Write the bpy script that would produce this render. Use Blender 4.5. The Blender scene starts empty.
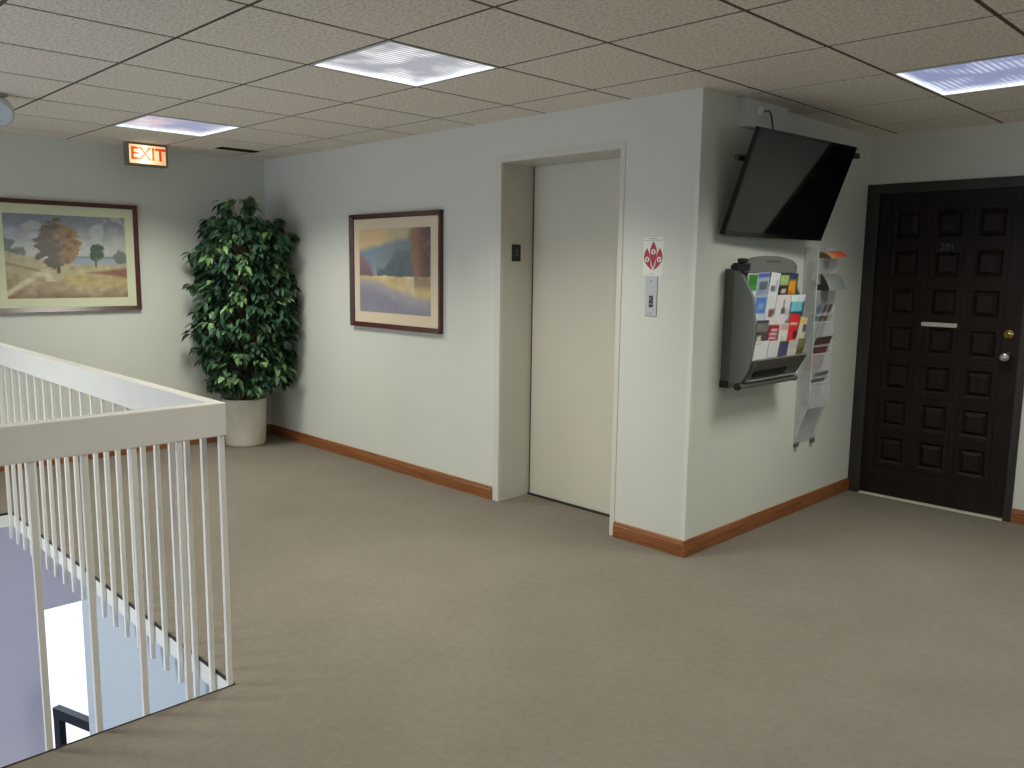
import bpy, bmesh, math, random
from mathutils import Vector, Matrix, noise
R = math.radians
C = bpy.context.scene.collection
SC = bpy.context.scene
random.seed(7)
H = 2.44            # ceiling height
HW = 2.472          # wall tops, above the tiles
L = 4.466           # left wall at x = -L
D = 2.06            # door wall at y = D
XO, YO = -0.342, -2.393   # corner of the stair opening
ZL = -3.2           # lobby floor below
SLAB = 0.086

# ------------------------------------------------------------------ helpers
def lin(c):
    return tuple(((v/255)/12.92 if v/255 <= .04045 else ((v/255+.055)/1.055)**2.4) for v in c)

def mat(name, rgb, rough=.6, metal=0, spec=.5, emit=None, estr=0, bump=None, var=None, alpha=None, coat=0):
    """rgb in sRGB 0-255. bump=(scale, strength, distance), var=(scale, amount)"""
    m = bpy.data.materials.new(name); m.use_nodes = True
    n = m.node_tree.nodes; l = m.node_tree.links; b = n['Principled BSDF']
    col = lin(rgb)
    b.inputs['Base Color'].default_value = (*col, 1)
    b.inputs['Roughness'].default_value = rough; b.inputs['Metallic'].default_value = metal
    b.inputs['Specular IOR Level'].default_value = spec
    b.inputs['Coat Weight'].default_value = coat
    if emit:
        b.inputs['Emission Color'].default_value = (*lin(emit), 1); b.inputs['Emission Strength'].default_value = estr
    if alpha is not None: b.inputs['Alpha'].default_value = alpha
    tc = n.new('ShaderNodeTexCoord')
    if var:
        t = n.new('ShaderNodeTexNoise'); t.inputs['Scale'].default_value = var[0]; t.inputs['Detail'].default_value = 5
        l.new(tc.outputs['Object'], t.inputs['Vector'])
        r = n.new('ShaderNodeValToRGB'); r.color_ramp.elements[0].position = .3; r.color_ramp.elements[1].position = .7
        a = var[1]
        r.color_ramp.elements[0].color = (*[v*(1-a) for v in col], 1); r.color_ramp.elements[1].color = (*[min(1, v*(1+a)) for v in col], 1)
        l.new(t.outputs['Fac'], r.inputs['Fac']); l.new(r.outputs['Color'], b.inputs['Base Color'])
    if bump:
        t = n.new('ShaderNodeTexNoise'); t.inputs['Scale'].default_value = bump[0]; t.inputs['Detail'].default_value = 4
        l.new(tc.outputs['Object'], t.inputs['Vector'])
        bp = n.new('ShaderNodeBump'); bp.inputs['Strength'].default_value = bump[1]; bp.inputs['Distance'].default_value = bump[2]
        l.new(t.outputs['Fac'], bp.inputs['Height']); l.new(bp.outputs['Normal'], b.inputs['Normal'])
    return m

def nodes(m): return m.node_tree.nodes, m.node_tree.links, m.node_tree.nodes['Principled BSDF']

class MB:
    def __init__(s): s.v = []; s.f = []; s.mi = []; s.sm = []
    def add(s, vs, fs, mi=0, smooth=False):
        o = len(s.v); s.v += [tuple(v) for v in vs]
        for f in fs: s.f.append(tuple(o+i for i in f)); s.mi.append(mi); s.sm.append(smooth)
        return s
    def box(s, a, b, mi=0, bev=0):
        if bev:
            bm = bmesh.new(); bmesh.ops.create_cube(bm, size=1)
            for v in bm.verts:
                v.co = Vector([(a[i]+b[i])/2+v.co[i]*(b[i]-a[i]) for i in range(3)])
            bmesh.ops.bevel(bm, geom=bm.edges[:], offset=bev, segments=2, affect='EDGES', profile=.5)
            bm.verts.index_update()
            s.add([v.co[:] for v in bm.verts], [[v.index for v in f.verts] for f in bm.faces], mi); bm.free(); return s
        x0, y0, z0 = a; x1, y1, z1 = b
        return s.add([(x0,y0,z0),(x1,y0,z0),(x1,y1,z0),(x0,y1,z0),(x0,y0,z1),(x1,y0,z1),(x1,y1,z1),(x0,y1,z1)],
                     [(0,3,2,1),(4,5,6,7),(0,1,5,4),(1,2,6,5),(2,3,7,6),(3,0,4,7)], mi)
    def prism(s, pts, fn, d0, d1, mi=0, smooth=False):
        """pts: 2D outline, fn(u,v,d)->xyz"""
        n = len(pts)
        vs = [fn(u, v, d0) for u, v in pts]+[fn(u, v, d1) for u, v in pts]
        s.add(vs, [tuple(range(n-1, -1, -1)), tuple(range(n, 2*n))], mi)
        o = len(s.v)-2*n
        for i in range(n):
            j = (i+1) % n; s.f.append((o+i, o+j, o+n+j, o+n+i)); s.mi.append(mi); s.sm.append(smooth)
        return s
    def tube(s, pts, rad, seg=8, mi=0):
        pts = [Vector(p) for p in pts]; n = len(pts)
        rads = rad if isinstance(rad, (list, tuple)) else [rad]*n
        rings = []
        for i, p in enumerate(pts):
            t = (pts[min(i+1, n-1)]-pts[max(i-1, 0)]).normalized()
            a = t.orthogonal().normalized() if i == 0 else (pa - t*pa.dot(t)).normalized()
            pa = a; b = t.cross(a)
            rings.append([p+(a*math.cos(2*math.pi*k/seg)+b*math.sin(2*math.pi*k/seg))*rads[i] for k in range(seg)])
        vs = [v for r in rings for v in r]; fs = []
        for i in range(n-1):
            for k in range(seg):
                k2 = (k+1) % seg; fs.append((i*seg+k, i*seg+k2, (i+1)*seg+k2, (i+1)*seg+k))
        s.add(vs, fs, mi, True)
        s.add(rings[0], [tuple(range(seg-1, -1, -1))], mi); s.add(rings[-1], [tuple(range(seg))], mi)
        return s
    def lathe(s, prof, c, axis='z', seg=32, mi=0, smooth=True):
        """prof [(r,h)], about axis through c"""
        vs = []; fs = []; n = len(prof)
        for r, h in prof:
            for k in range(seg):
                a = 2*math.pi*k/seg; p, q = r*math.cos(a), r*math.sin(a)
                vs.append({'z': (c[0]+p, c[1]+q, c[2]+h), 'y': (c[0]+q, c[1]+h, c[2]+p), 'x': (c[0]+h, c[1]+p, c[2]+q)}[axis])
        for i in range(n-1):
            for k in range(seg):
                k2 = (k+1) % seg; fs.append((i*seg+k, i*seg+k2, (i+1)*seg+k2, (i+1)*seg+k))
        s.add(vs, fs, mi, smooth)
        if prof[0][0] > 1e-5: s.add(vs[:seg], [tuple(range(seg-1, -1, -1))], mi)
        if prof[-1][0] > 1e-5: s.add(vs[-seg:], [tuple(range(seg))], mi)
        return s
    def build(s, name, mats, parent=None, origin=None):
        """vertices are in world space; the object is set at its parent's place (or at origin)"""
        if not isinstance(mats, (list, tuple)): mats = [mats]
        o0 = Vector(parent['_w']) if parent is not None and '_w' in parent.keys() else Vector(origin or (0, 0, 0))
        me = bpy.data.meshes.new(name); me.from_pydata([tuple(Vector(v)-o0) for v in s.v], [], s.f)
        for m in mats: me.materials.append(m)
        me.polygons.foreach_set('material_index', s.mi); me.polygons.foreach_set('use_smooth', s.sm)
        bm = bmesh.new(); bm.from_mesh(me); bmesh.ops.recalc_face_normals(bm, faces=bm.faces[:]); bm.to_mesh(me); bm.free()
        me.update()
        o = bpy.data.objects.new(name, me); C.objects.link(o)
        if parent is not None:
            o.parent = parent; o['_w'] = tuple(o0)
        else:
            o.location = o0; o['_w'] = tuple(o0)
        return o

def tag(o, label, cat, group=None, kind=None):
    o['label'] = label; o['category'] = cat
    if group: o['group'] = group
    if kind: o['kind'] = kind
    return o
def thing(name, label, cat, loc, group=None, kind=None):
    o = bpy.data.objects.new(name, None); C.objects.link(o); o.location = loc; o['_w'] = tuple(loc); o.empty_display_size = .05
    return tag(o, label, cat, group, kind)
def struct(name, mb, m, parent=None):
    o = mb.build(name, m, parent); 
    if parent is None: o['kind'] = 'structure'
    return o

def picture(name, origin, ex, ey, nx, ny, fn, material, parent=None):
    """flat picture grid; fn(u,v)->sRGB 0-255; ex, ey edge vectors"""
    o0 = Vector(origin); ex = Vector(ex); ey = Vector(ey)
    mb = MB(); vs = []; cols = []
    for j in range(ny+1):
        for i in range(nx+1):
            vs.append(o0+ex*(i/nx)+ey*(j/ny)); cols.append(lin(fn(i/nx, j/ny)))
    mb.add(vs, [(j*(nx+1)+i, j*(nx+1)+i+1, (j+1)*(nx+1)+i+1, (j+1)*(nx+1)+i) for j in range(ny) for i in range(nx)])
    ob = mb.build(name, material, parent)
    at = ob.data.color_attributes.new('Col', 'FLOAT_COLOR', 'POINT')
    for k, c in enumerate(cols): at.data[k].color = (*c, 1)
    return ob
def attr_mat(name, rough=.5, spec=.4, coat=0):
    m = mat(name, (200, 200, 200), rough, spec=spec, coat=coat); n, l, b = nodes(m)
    a = n.new('ShaderNodeAttribute'); a.attribute_name = 'Col'; l.new(a.outputs['Color'], b.inputs['Base Color']); return m

def nz(x, y, s=1.0, seed=0.0): return noise.fractal(Vector((x*s, y*s, seed)), 1.0, 2.0, 4)
def mixc(a, b, t): t = max(0, min(1, t)); return tuple(a[i]+(b[i]-a[i])*t for i in range(3))
def sst(a, b, x): t = max(0, min(1, (x-a)/(b-a))); return t*t*(3-2*t)

# ------------------------------------------------------------------ materials
def speckle_wall(name, rgb):
    return mat(name, rgb, .55, spec=.35, bump=(160, .12, .004), var=(1.3, .02))
M = {}
M['wall'] = speckle_wall('wall_paint', (212, 214, 204))
M['white'] = mat('white_paint', (226, 226, 218), .35, spec=.5)
M['rail'] = mat('rail_paint', (232, 229, 222), .38, spec=.5, var=(6, .015))
M['frame_paint'] = mat('elevator_frame_paint', (208, 208, 198), .4, bump=(60, .05, .002))
M['elev_door'] = mat('elevator_door_paint', (207, 203, 186), .42, bump=(90, .06, .002), var=(1.1, .02))
M['jamb'] = mat('elevator_jamb', (202, 200, 189), .42)
M['black'] = mat('black_plastic', (22, 22, 23), .4)
M['dark'] = mat('dark_gap', (38, 34, 28), .8)
M['darkmetal'] = mat('dark_metal', (40, 42, 48), .4, metal=.6)
M['screen'] = mat('tv_screen', (9, 9, 10), .04, spec=.75)
M['shell'] = mat('tv_back_plastic', (10, 10, 11), .55, spec=.25)
M['brass'] = mat('brass', (214, 190, 110), .22, metal=1)
M['chrome'] = mat('silver_metal', (205, 205, 200), .25, metal=1)
M['steel'] = mat('brushed_plate', (190, 192, 192), .38, metal=.5)
M['grey'] = mat('rack_plastic', (112, 115, 111), .42, bump=(400, .05, .001))
M['greyd'] = mat('rack_side_plastic', (92, 94, 88), .5)
M['picture'] = attr_mat('painted_print', .3, .4, coat=.25)
M['print'] = attr_mat('printed_paper', .4, .4)
M['pframe'] = mat('picture_frame_wood', (74, 40, 34), .3, spec=.5, bump=(60, .08, .002), var=(14, .25))
M['mat_green'] = mat('green_mat_board', (210, 214, 182), .8)
M['mat_tan'] = mat('tan_mat_board', (220, 204, 178), .8)
M['paper'] = mat('white_paper', (228, 232, 224), .7)
M['red'] = mat('red_ink', (172, 58, 72), .6)
M['inkgrey'] = mat('grey_ink', (140, 142, 136), .7)
M['pot'] = mat('white_pot_plastic', (222, 216, 200), .45, var=(9, .06), bump=(25, .1, .004))
M['soil'] = mat('dark_soil', (45, 36, 26), .95, bump=(60, .8, .01))
M['bark'] = mat('ficus_bark', (104, 90, 70), .8, bump=(50, .4, .004), var=(20, .2))
M['outdoor'] = mat('pale_concrete', (210, 210, 208), .9, bump=(30, .2, .01))
M['lobbyfloor'] = mat('lobby_tile', (150, 150, 158), .35, var=(3, .05))
M['lwall'] = mat('lobby_wall_paint', (182, 192, 200), .55, bump=(120, .1, .004))

# carpet: fine loop pile
m = mat('carpet', (160, 145, 127), .95, spec=.1); M['carpet'] = m; n, l, b = nodes(m)
tc = [x for x in n if x.type == 'TEX_COORD'][0]
t1 = n.new('ShaderNodeTexNoise'); t1.inputs['Scale'].default_value = 220; t1.inputs['Detail'].default_value = 3
t2 = n.new('ShaderNodeTexNoise'); t2.inputs['Scale'].default_value = 2.2; t2.inputs['Detail'].default_value = 6
t3 = n.new('ShaderNodeTexNoise'); t3.inputs['Scale'].default_value = 28; t3.inputs['Detail'].default_value = 4
for t in (t1, t2, t3): l.new(tc.outputs['Object'], t.inputs['Vector'])
def mth(op, a, bb):
    q = n.new('ShaderNodeMath'); q.operation = op
    for i, v in enumerate((a, bb)):
        if isinstance(v, (int, float)): q.inputs[i].default_value = v
        else: l.new(v, q.inputs[i])
    return q.outputs[0]
s_ = mth('ADD', mth('MULTIPLY', t1.outputs['Fac'], .5), mth('ADD', mth('MULTIPLY', t2.outputs['Fac'], .25), mth('MULTIPLY', t3.outputs['Fac'], .25)))
r = n.new('ShaderNodeValToRGB'); r.color_ramp.elements[0].position = .3; r.color_ramp.elements[1].position = .7
r.color_ramp.elements[0].color = (*lin((106, 99, 88)), 1); r.color_ramp.elements[1].color = (*lin((132, 125, 115)), 1)
l.new(s_, r.inputs['Fac']); l.new(r.outputs['Color'], b.inputs['Base Color'])
bp = n.new('ShaderNodeBump'); bp.inputs['Strength'].default_value = .6; bp.inputs['Distance'].default_value = .006
l.new(t1.outputs['Fac'], bp.inputs['Height']); l.new(bp.outputs['Normal'], b.inputs['Normal'])

# ceiling tile: fissured mineral fibre
m = mat('ceiling_tile', (206, 197, 182), .9, spec=.15); M['tile'] = m; n, l, b = nodes(m)
tc = [x for x in n if x.type == 'TEX_COORD'][0]
mp = n.new('ShaderNodeMapping'); mp.inputs['Scale'].default_value = (.8, 1.0, 1); l.new(tc.outputs['Object'], mp.inputs['Vector'])
t1 = n.new('ShaderNodeTexNoise'); t1.inputs['Scale'].default_value = 75; t1.inputs['Detail'].default_value = 5; t1.inputs['Roughness'].default_value = .65
l.new(mp.outputs['Vector'], t1.inputs['Vector'])
r = n.new('ShaderNodeValToRGB'); r.color_ramp.elements[0].position = .36; r.color_ramp.elements[1].position = .52
r.color_ramp.elements[0].color = (*lin((208, 199, 186)), 1); r.color_ramp.elements[1].color = (*lin((241, 233, 221)), 1)
e = r.color_ramp.elements.new(.7); e.color = (*lin((248, 242, 232)), 1)
l.new(t1.outputs['Fac'], r.inputs['Fac']); l.new(r.outputs['Color'], b.inputs['Base Color'])
bp = n.new('ShaderNodeBump'); bp.inputs['Strength'].default_value = .5; bp.inputs['Distance'].default_value = .006
l.new(t1.outputs['Fac'], bp.inputs['Height']); l.new(bp.outputs['Normal'], b.inputs['Normal'])
M['tbar'] = mat('ceiling_grid_bar', (84, 73, 56), .7)  # dark brown stands in for the shadow lines of the recessed tiles

# wood with grain
def wood(name, c0, c1, scale, axis, rough=.4):
    m = mat(name, c0, rough); n, l, b = nodes(m)
    tc = [x for x in n if x.type == 'TEX_COORD'][0]
    mp = n.new('ShaderNodeMapping'); mp.inputs['Scale'].default_value = scale; l.new(tc.outputs['Object'], mp.inputs['Vector'])
    t = n.new('ShaderNodeTexNoise'); t.inputs['Scale'].default_value = 1; t.inputs['Detail'].default_value = 6; t.inputs['Distortion'].default_value = .6
    l.new(mp.outputs['Vector'], t.inputs['Vector'])
    r = n.new('ShaderNodeValToRGB'); r.color_ramp.elements[0].position = .32; r.color_ramp.elements[1].position = .68
    r.color_ramp.elements[0].color = (*lin(c0), 1); r.color_ramp.elements[1].color = (*lin(c1), 1)
    l.new(t.outputs['Fac'], r.inputs['Fac']); l.new(r.outputs['Color'], b.inputs['Base Color'])
    bp = n.new('ShaderNodeBump'); bp.inputs['Strength'].default_value = .25; bp.inputs['Distance'].default_value = .003
    l.new(t.outputs['Fac'], bp.inputs['Height']); l.new(bp.outputs['Normal'], b.inputs['Normal'])
    return m
M['bb_x'] = wood('baseboard_oak_x', (112, 64, 34), (152, 96, 54), (3, 60, 60), 'x')
M['bb_y'] = wood('baseboard_oak_y', (112, 64, 34), (152, 96, 54), (60, 3, 60), 'y')
M['door_wood'] = wood('dark_carved_wood', (20, 13, 10), (38, 25, 19), (45, 45, 4), 'z', .55)
for q_ in ('door_wood',): M[q_].node_tree.nodes['Principled BSDF'].inputs['Specular IOR Level'].default_value = .25
M['door_frame'] = wood('dark_frame_wood', (36, 33, 28), (48, 44, 38), (40, 40, 4), 'z', .5)

# thin glass: clear pane that passes daylight
m = bpy.data.materials.new('window_glass'); m.use_nodes = True; n = m.node_tree.nodes; l = m.node_tree.links
n.remove(n['Principled BSDF']); out = n['Material Output']
tr = n.new('ShaderNodeBsdfTransparent'); tr.inputs['Color'].default_value = (.93, .95, .97, 1)
gl = n.new('ShaderNodeBsdfGlossy'); gl.inputs['Roughness'].default_value = .02
mx = n.new('ShaderNodeMixShader'); mx.inputs['Fac'].default_value = .07
l.new(tr.outputs[0], mx.inputs[1]); l.new(gl.outputs[0], mx.inputs[2]); l.new(mx.outputs[0], out.inputs['Surface']); M['glass'] = m
# clear literature holder plastic
m = mat('clear_acrylic', (228, 231, 233), .25, spec=.5, alpha=.28); M['acrylic'] = m
m = mat('acrylic_edge', (236, 238, 240), .3, spec=.5, alpha=.7); M['acrylic_edge'] = m

# fluorescent lens: prismatic acrylic lit from behind
def lens_mat(name, base, hi, glow, stripes):
    m = bpy.data.materials.new(name); m.use_nodes = True; n = m.node_tree.nodes; l = m.node_tree.links; b = n['Principled BSDF']
    b.inputs['Base Color'].default_value = (*lin((132, 136, 146)), 1); b.inputs['Roughness'].default_value = .2
    tc = n.new('ShaderNodeTexCoord')
    w = n.new('ShaderNodeTexWave'); w.inputs['Scale'].default_value = 11; w.bands_direction = 'X'
    l.new(tc.outputs['Object'], w.inputs['Vector'])
    t = n.new('ShaderNodeTexNoise'); t.inputs['Scale'].default_value = 4; t.inputs['Detail'].default_value = 2
    l.new(tc.outputs['Object'], t.inputs['Vector'])
    mr = n.new('ShaderNodeValToRGB'); mr.color_ramp.elements[0].position = .46; mr.color_ramp.elements[1].position = .62
    l.new(t.outputs['Fac'], mr.inputs['Fac'])
    mu = n.new('ShaderNodeMath'); mu.operation = 'MULTIPLY'; l.new(mr.outputs['Color'], mu.inputs[0]); l.new(w.outputs['Fac'], mu.inputs[1])
    mu2 = n.new('ShaderNodeMath'); mu2.operation = 'MULTIPLY'; l.new(mu.outputs[0], mu2.inputs[0]); mu2.inputs[1].default_value = stripes
    mx = n.new('ShaderNodeMix'); mx.data_type = 'RGBA'
    mx.inputs['A'].default_value = (*lin(base), 1); mx.inputs['B'].default_value = (*lin(hi), 1)
    l.new(mu2.outputs[0], mx.inputs['Factor']); l.new(mx.outputs['Result'], b.inputs['Emission Color']); b.inputs['Emission Strength'].default_value = glow
    return m
GLOW = 1.0
M['lens_main'] = lens_mat('prismatic_lens_stair', (150, 150, 160), (255, 255, 255), GLOW, 1.0)
M['lens_left'] = lens_mat('prismatic_lens_corner', (140, 144, 176), (250, 225, 205), GLOW, .5)  # warm stripe tone stands in for the exit sign's reflection
M['lens_right'] = lens_mat('prismatic_lens_hall', (126, 134, 172), (225, 232, 255), GLOW, .7)
M['lens_edge'] = mat('lens_edge_glow', (240, 245, 250), .3, emit=(250, 252, 255), estr=1.0)
M['troffer'] = mat('troffer_metal', (215, 216, 214), .4)

# ------------------------------------------------------------------ room shell
W = M['wall']
T = .15
XR, YB = 4.5, -6.6      # far right wall, wall behind the camera
mb = MB()
mb.box((XO, YB, -SLAB), (XR, D, 0)).box((-L, YO, -SLAB), (XO, 0, 0)).box((-L, YB, -SLAB), (-3.29, YO, 0)).box((-3.29, YB, -SLAB), (XO, -5.7, 0))
mb.box((-1.45, 0, -SLAB), (-.508, .285, 0))
struct('floor', mb, M['carpet'])

# walls
struct('wall_left', MB().box((-L-T, YB, -SLAB), (-L, .3, HW)), W)
EX0, EX1, EZ, ED = -1.447, -.508, 2.187, .285
mb = MB().box((-L, 0, 0), (EX0-.012, .3, HW)).box((EX1+.012, 0, 0), (0, .3, HW)).box((EX0-.012, 0, EZ+.012), (EX1+.012, .3, HW))
struct('wall_back', mb, W)
struct('wall_middle', MB().box((-T, .3, 0), (0, D+T, HW)), W)
DX0, DX1, DZ = .085, .99, 2.055     # office door leaf
CX1 = 1.035
mb = MB().box((0, D, 2.12), (CX1, D+T, HW)).box((CX1, D, 0), (XR+T, D+T, HW))
struct('wall_right', mb, W)
EY0, EY1, EZ0, EZ1 = -.4, 1.1, 1.4, 2.15      # window at the end of the hall
struct('wall_far_side', MB().box((XR, YB, 0), (XR+T, EY0, HW)).box((XR, EY1, 0), (XR+T, D, HW)).box((XR, EY0, 0), (XR+T, EY1, EZ0)).box((XR, EY0, EZ1), (XR+T, EY1, HW)), W)
wf = MB()
for y in (EY0+.03, (EY0+EY1)/2, EY1-.03): wf.box((XR+.05, y-.03, EZ0), (XR+.1, y+.03, EZ1))
for z in (EZ0+.03, EZ1-.03): wf.box((XR+.055, EY0, z-.03), (XR+.095, EY1, z+.03))
w3 = struct('window_3', wf, M['darkmetal'])
struct('window_pane', MB().box((XR+.073, EY0, EZ0), (XR+.077, EY1, EZ1)), M['glass'], w3)
# wall behind the camera with the tall stair window (both floors)
WX0, WX1, WZ0, WZ1 = -4.25, -.5, -2.9, 2.25
RX0, RX1, RZ0, RZ1 = 1.6, 4.0, .9, 2.2      # unseen window added behind the camera to brighten the door wall
mb = MB().box((-L-T, YB-T, ZL), (WX0, YB, HW)).box((WX1, YB-T, ZL), (RX0, YB, HW)).box((RX1, YB-T, ZL), (XR+T, YB, HW)).box((RX0, YB-T, ZL), (RX1, YB, RZ0)).box((RX0, YB-T, RZ1), (RX1, YB, HW)).box((WX0, YB-T, WZ1), (WX1, YB, HW)).box((WX0, YB-T, ZL), (WX1, YB, WZ0))
struct('wall_front', mb, W)
wf = MB()
for k in range(4):
    x = WX0+(WX1-WX0)*k/3; wf.box((x-.03, YB-.1, WZ0), (x+.03, YB-.04, WZ1))
for z in (WZ0+.03, -1.2, .2, 1.0, WZ1-.03): wf.box((WX0, YB-.095, z-.03), (WX1, YB-.045, z+.03))
w1 = struct('window_1', wf, M['darkmetal'])
struct('window_pane', MB().box((WX0, YB-.072, WZ0), (WX1, YB-.068, WZ1)), M['glass'], w1)

wf = MB()
for x in (RX0+.03, (RX0+RX1)/2, RX1-.03): wf.box((x-.03, YB-.1, RZ0), (x+.03, YB-.04, RZ1))
for z in (RZ0+.03, RZ1-.03): wf.box((RX0, YB-.095, z-.03), (RX1, YB-.045, z+.03))
w4 = struct('fill_window', wf, M['darkmetal'])
struct('window_pane', MB().box((RX0, YB-.072, RZ0), (RX1, YB-.068, RZ1)), M['glass'], w4)

# ceiling grid: tiles between bars darkened as shadow lines, light fittings let in
gx = [.167+.62*k for k in range(-8, 9)]
gy = [-2.2, -1.595, -.965, -.318, .315, .99, 1.66, 2.29]
gy = [-2.2-.62*k for k in range(8, 0, -1)]+gy
fix = {}
def cell(cx, cy):
    i = max(k for k in range(len(gx)-1) if gx[k] <= cx); j = max(k for k in range(len(gy)-1) if gy[k] <= cy); return i, j
LIGHTS = [
 ('lens_main', -.72, -1.3, 'square ceiling light with bright striped lens in front of the elevator wall', 0),
 ('lens_left', -3.2, -1.25, 'square ceiling light with bluish lens just above the exit sign', 1),
 ('lens_right', 1.1, .65, 'square ceiling light with bluish lens near the dark wooden door', 2),
 ('lens_main', 1.1, -2.5, 'unseen square ceiling light added for fill over the carpet in front of the door', 3),  # out of view, added for extra light on the hall
 ('lens_main', -2.0, -4.4, 'unseen square ceiling light added for fill over the stair opening', 4),  # out of view, added to light the railing side
 ('lens_right', 2.3, -.6, 'unseen square ceiling light added along the hall to brighten the television wall', 5)]  # out of view, added as fill for the television wall
for q in LIGHTS: fix[cell(q[1], q[2])] = q
GAP = .0095
mb = MB()
mb.box((-L-T, YB-T, H+.03), (XR+T, D+T, H+.06), 1)
for i in range(len(gx)-1):
    for j in range(len(gy)-1):
        x0, x1, y0, y1 = gx[i]+GAP, gx[i+1]-GAP, gy[j]+GAP, gy[j+1]-GAP
        if x1 < -.02 and y0 > .02: continue
        if (i, j) in fix: continue
        x0 = max(x0, -L); x1 = min(x1, XR+.1); y0 = max(y0, YB); y1 = min(y1, D+.1)
        if x1-x0 < .02 or y1-y0 < .02: continue
        mb.box((x0, y0, H), (x1, y1, H+.016))
for x in gx: mb.box((x-.014, YB, H+.002), (x+.014, D+.1, H+.006), 1)
for y in gy:
    if y < D+.1 and y > YB: mb.box((-L, y-.014, H+.0025), (XR, y+.014, H+.0065), 1)
struct('ceiling', mb, [M['tile'], M['tbar']])

POWER = [26, 26.5, 17.5, 17, 54, 16]; SPREAD = 128
for (i, j), (lk, cx, cy, label, k) in fix.items():
    x0, x1, y0, y1 = gx[i]+.008, gx[i+1]-.008, gy[j]+.008, gy[j+1]-.008
    xc, yc = (x0+x1)/2, (y0+y1)/2
    t = thing('ceiling_light', label, 'ceiling light', (xc, yc, H), 'square ceiling lights in the tile grid')
    fr = MB(); w = .012
    for a, bb in (((x0, y0), (x1, y0+w)), ((x0, y1-w), (x1, y1)), ((x0, y0+w), (x0+w, y1-w)), ((x1-w, y0+w), (x1, y1-w))):
        fr.box((a[0], a[1], H-.002), (bb[0], bb[1], H+.024))
    fr.build('frame', M['troffer'], t)
    MB().box((x0+.001, y0+.001, H+.0235), (x1-.001, y1-.001, H+.0295)).build('housing', M['troffer'], t)
    ln = MB(); a = w+.001; zb = H+.011
    ln.add([(x0+a, y0+a, zb), (x1-a, y0+a, zb), (x1-a, y1-a, zb), (x0+a, y1-a, zb)], [(3, 2, 1, 0)], 0)
    for p, q in (((x0+w, y0+w), (x1-w, y0+a)), ((x0+w, y1-a), (x1-w, y1-w)), ((x0+w, y0+a), (x0+a, y1-a)), ((x1-a, y0+a), (x1-w, y1-a))):
        ln.box((p[0], p[1], H-.001), (q[0], q[1], zb), 1)
    ln.build('lens', [M[lk], M['lens_edge']], t)
    la = bpy.data.lights.new('fluorescent_tubes', 'AREA'); la.shape = 'RECTANGLE'; la.size = x1-x0-.05; la.size_y = y1-y0-.05
    la.energy = POWER[k]; la.color = (1.0, 1.0, .88); la.spread = R(SPREAD)
    lo = bpy.data.objects.new('fluorescent_tubes', la); C.objects.link(lo); lo.parent = t; lo.location = (0, 0, .006)

# baseboards (oak, with a bead along the top)
def bbprof(th=.014, h=.09): return [(0, 0), (th, 0), (th, h-.022), (th-.004, h-.018), (th-.003, h-.012), (th-.006, h-.004), (th-.01, h), (0, h)]
def bb_x(name, x0, x1, y, sgn): struct(name, MB().prism(bbprof(), lambda u, v, d: (d, y+sgn*u, v), x0, x1), M['bb_x'])
def bb_y(name, y0, y1, x, sgn): struct(name, MB().prism(bbprof(), lambda u, v, d: (x+sgn*u, d, v), y0, y1), M['bb_y'])
bb_x('baseboard_back', -L, -1.502, 0, -1)
bb_x('baseboard_pillar', -.474, .0, 0, -1)
bb_y('baseboard_middle', -.014, D, 0, 1)
bb_x('baseboard_right', CX1, XR, D, -1)
bb_y('baseboard_left', YB, 0, -L, 1)
# corner guard on the pillar edge
struct('trim_1', MB().box((-.022, -.0025, .09), (.0025, 0, 1.98)).box((0, 0, .09), (.0025, .022, 1.98)), mat('corner_guard', (222, 224, 216), .15, spec=.6))

# ------------------------------------------------------------------ elevator
t = thing('door_1', 'tall beige elevator door set back in a cream metal frame', 'elevator door', (-.98, 0, 0), kind='structure')
fx0, fx1, fz = -1.502, -.474, 2.232
fr = MB()
fr.box((fx0, -.005, 0), (EX0, .02, fz), bev=.002).box((EX1, -.005, 0), (fx1, .02, fz), bev=.002).box((EX0, -.005, EZ), (EX1, .02, fz))
fr.build('door_frame', M['frame_paint'], t)
jb = MB().box((EX0-.011, .02, 0), (EX0, ED+.02, EZ)).box((EX1, .02, 0), (EX1+.011, ED+.02, EZ)).box((EX0-.011, .02, EZ), (EX1+.011, ED+.02, EZ+.011))
jb.build('jamb', M['jamb'], t)
MB().box((EX0+.012, ED, .012), (EX1-.001, ED+.03, EZ-.002), bev=.002).build('door_panel', M['elev_door'], t)
MB().box((EX0, ED+.004, 0), (EX0+.012, ED+.03, EZ)).build('edge_gap', M['dark'], t)
MB().box((EX0, ED-.012, .0), (EX1, ED+.03, .011)).build('sill', M['dark'], t)
MB().lathe([(.006, 0), (.006, .004), (.004, .004)], (-.56, ED-.003, 2.09), 'y', 12).build('key_hole', M['black'], t)

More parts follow.
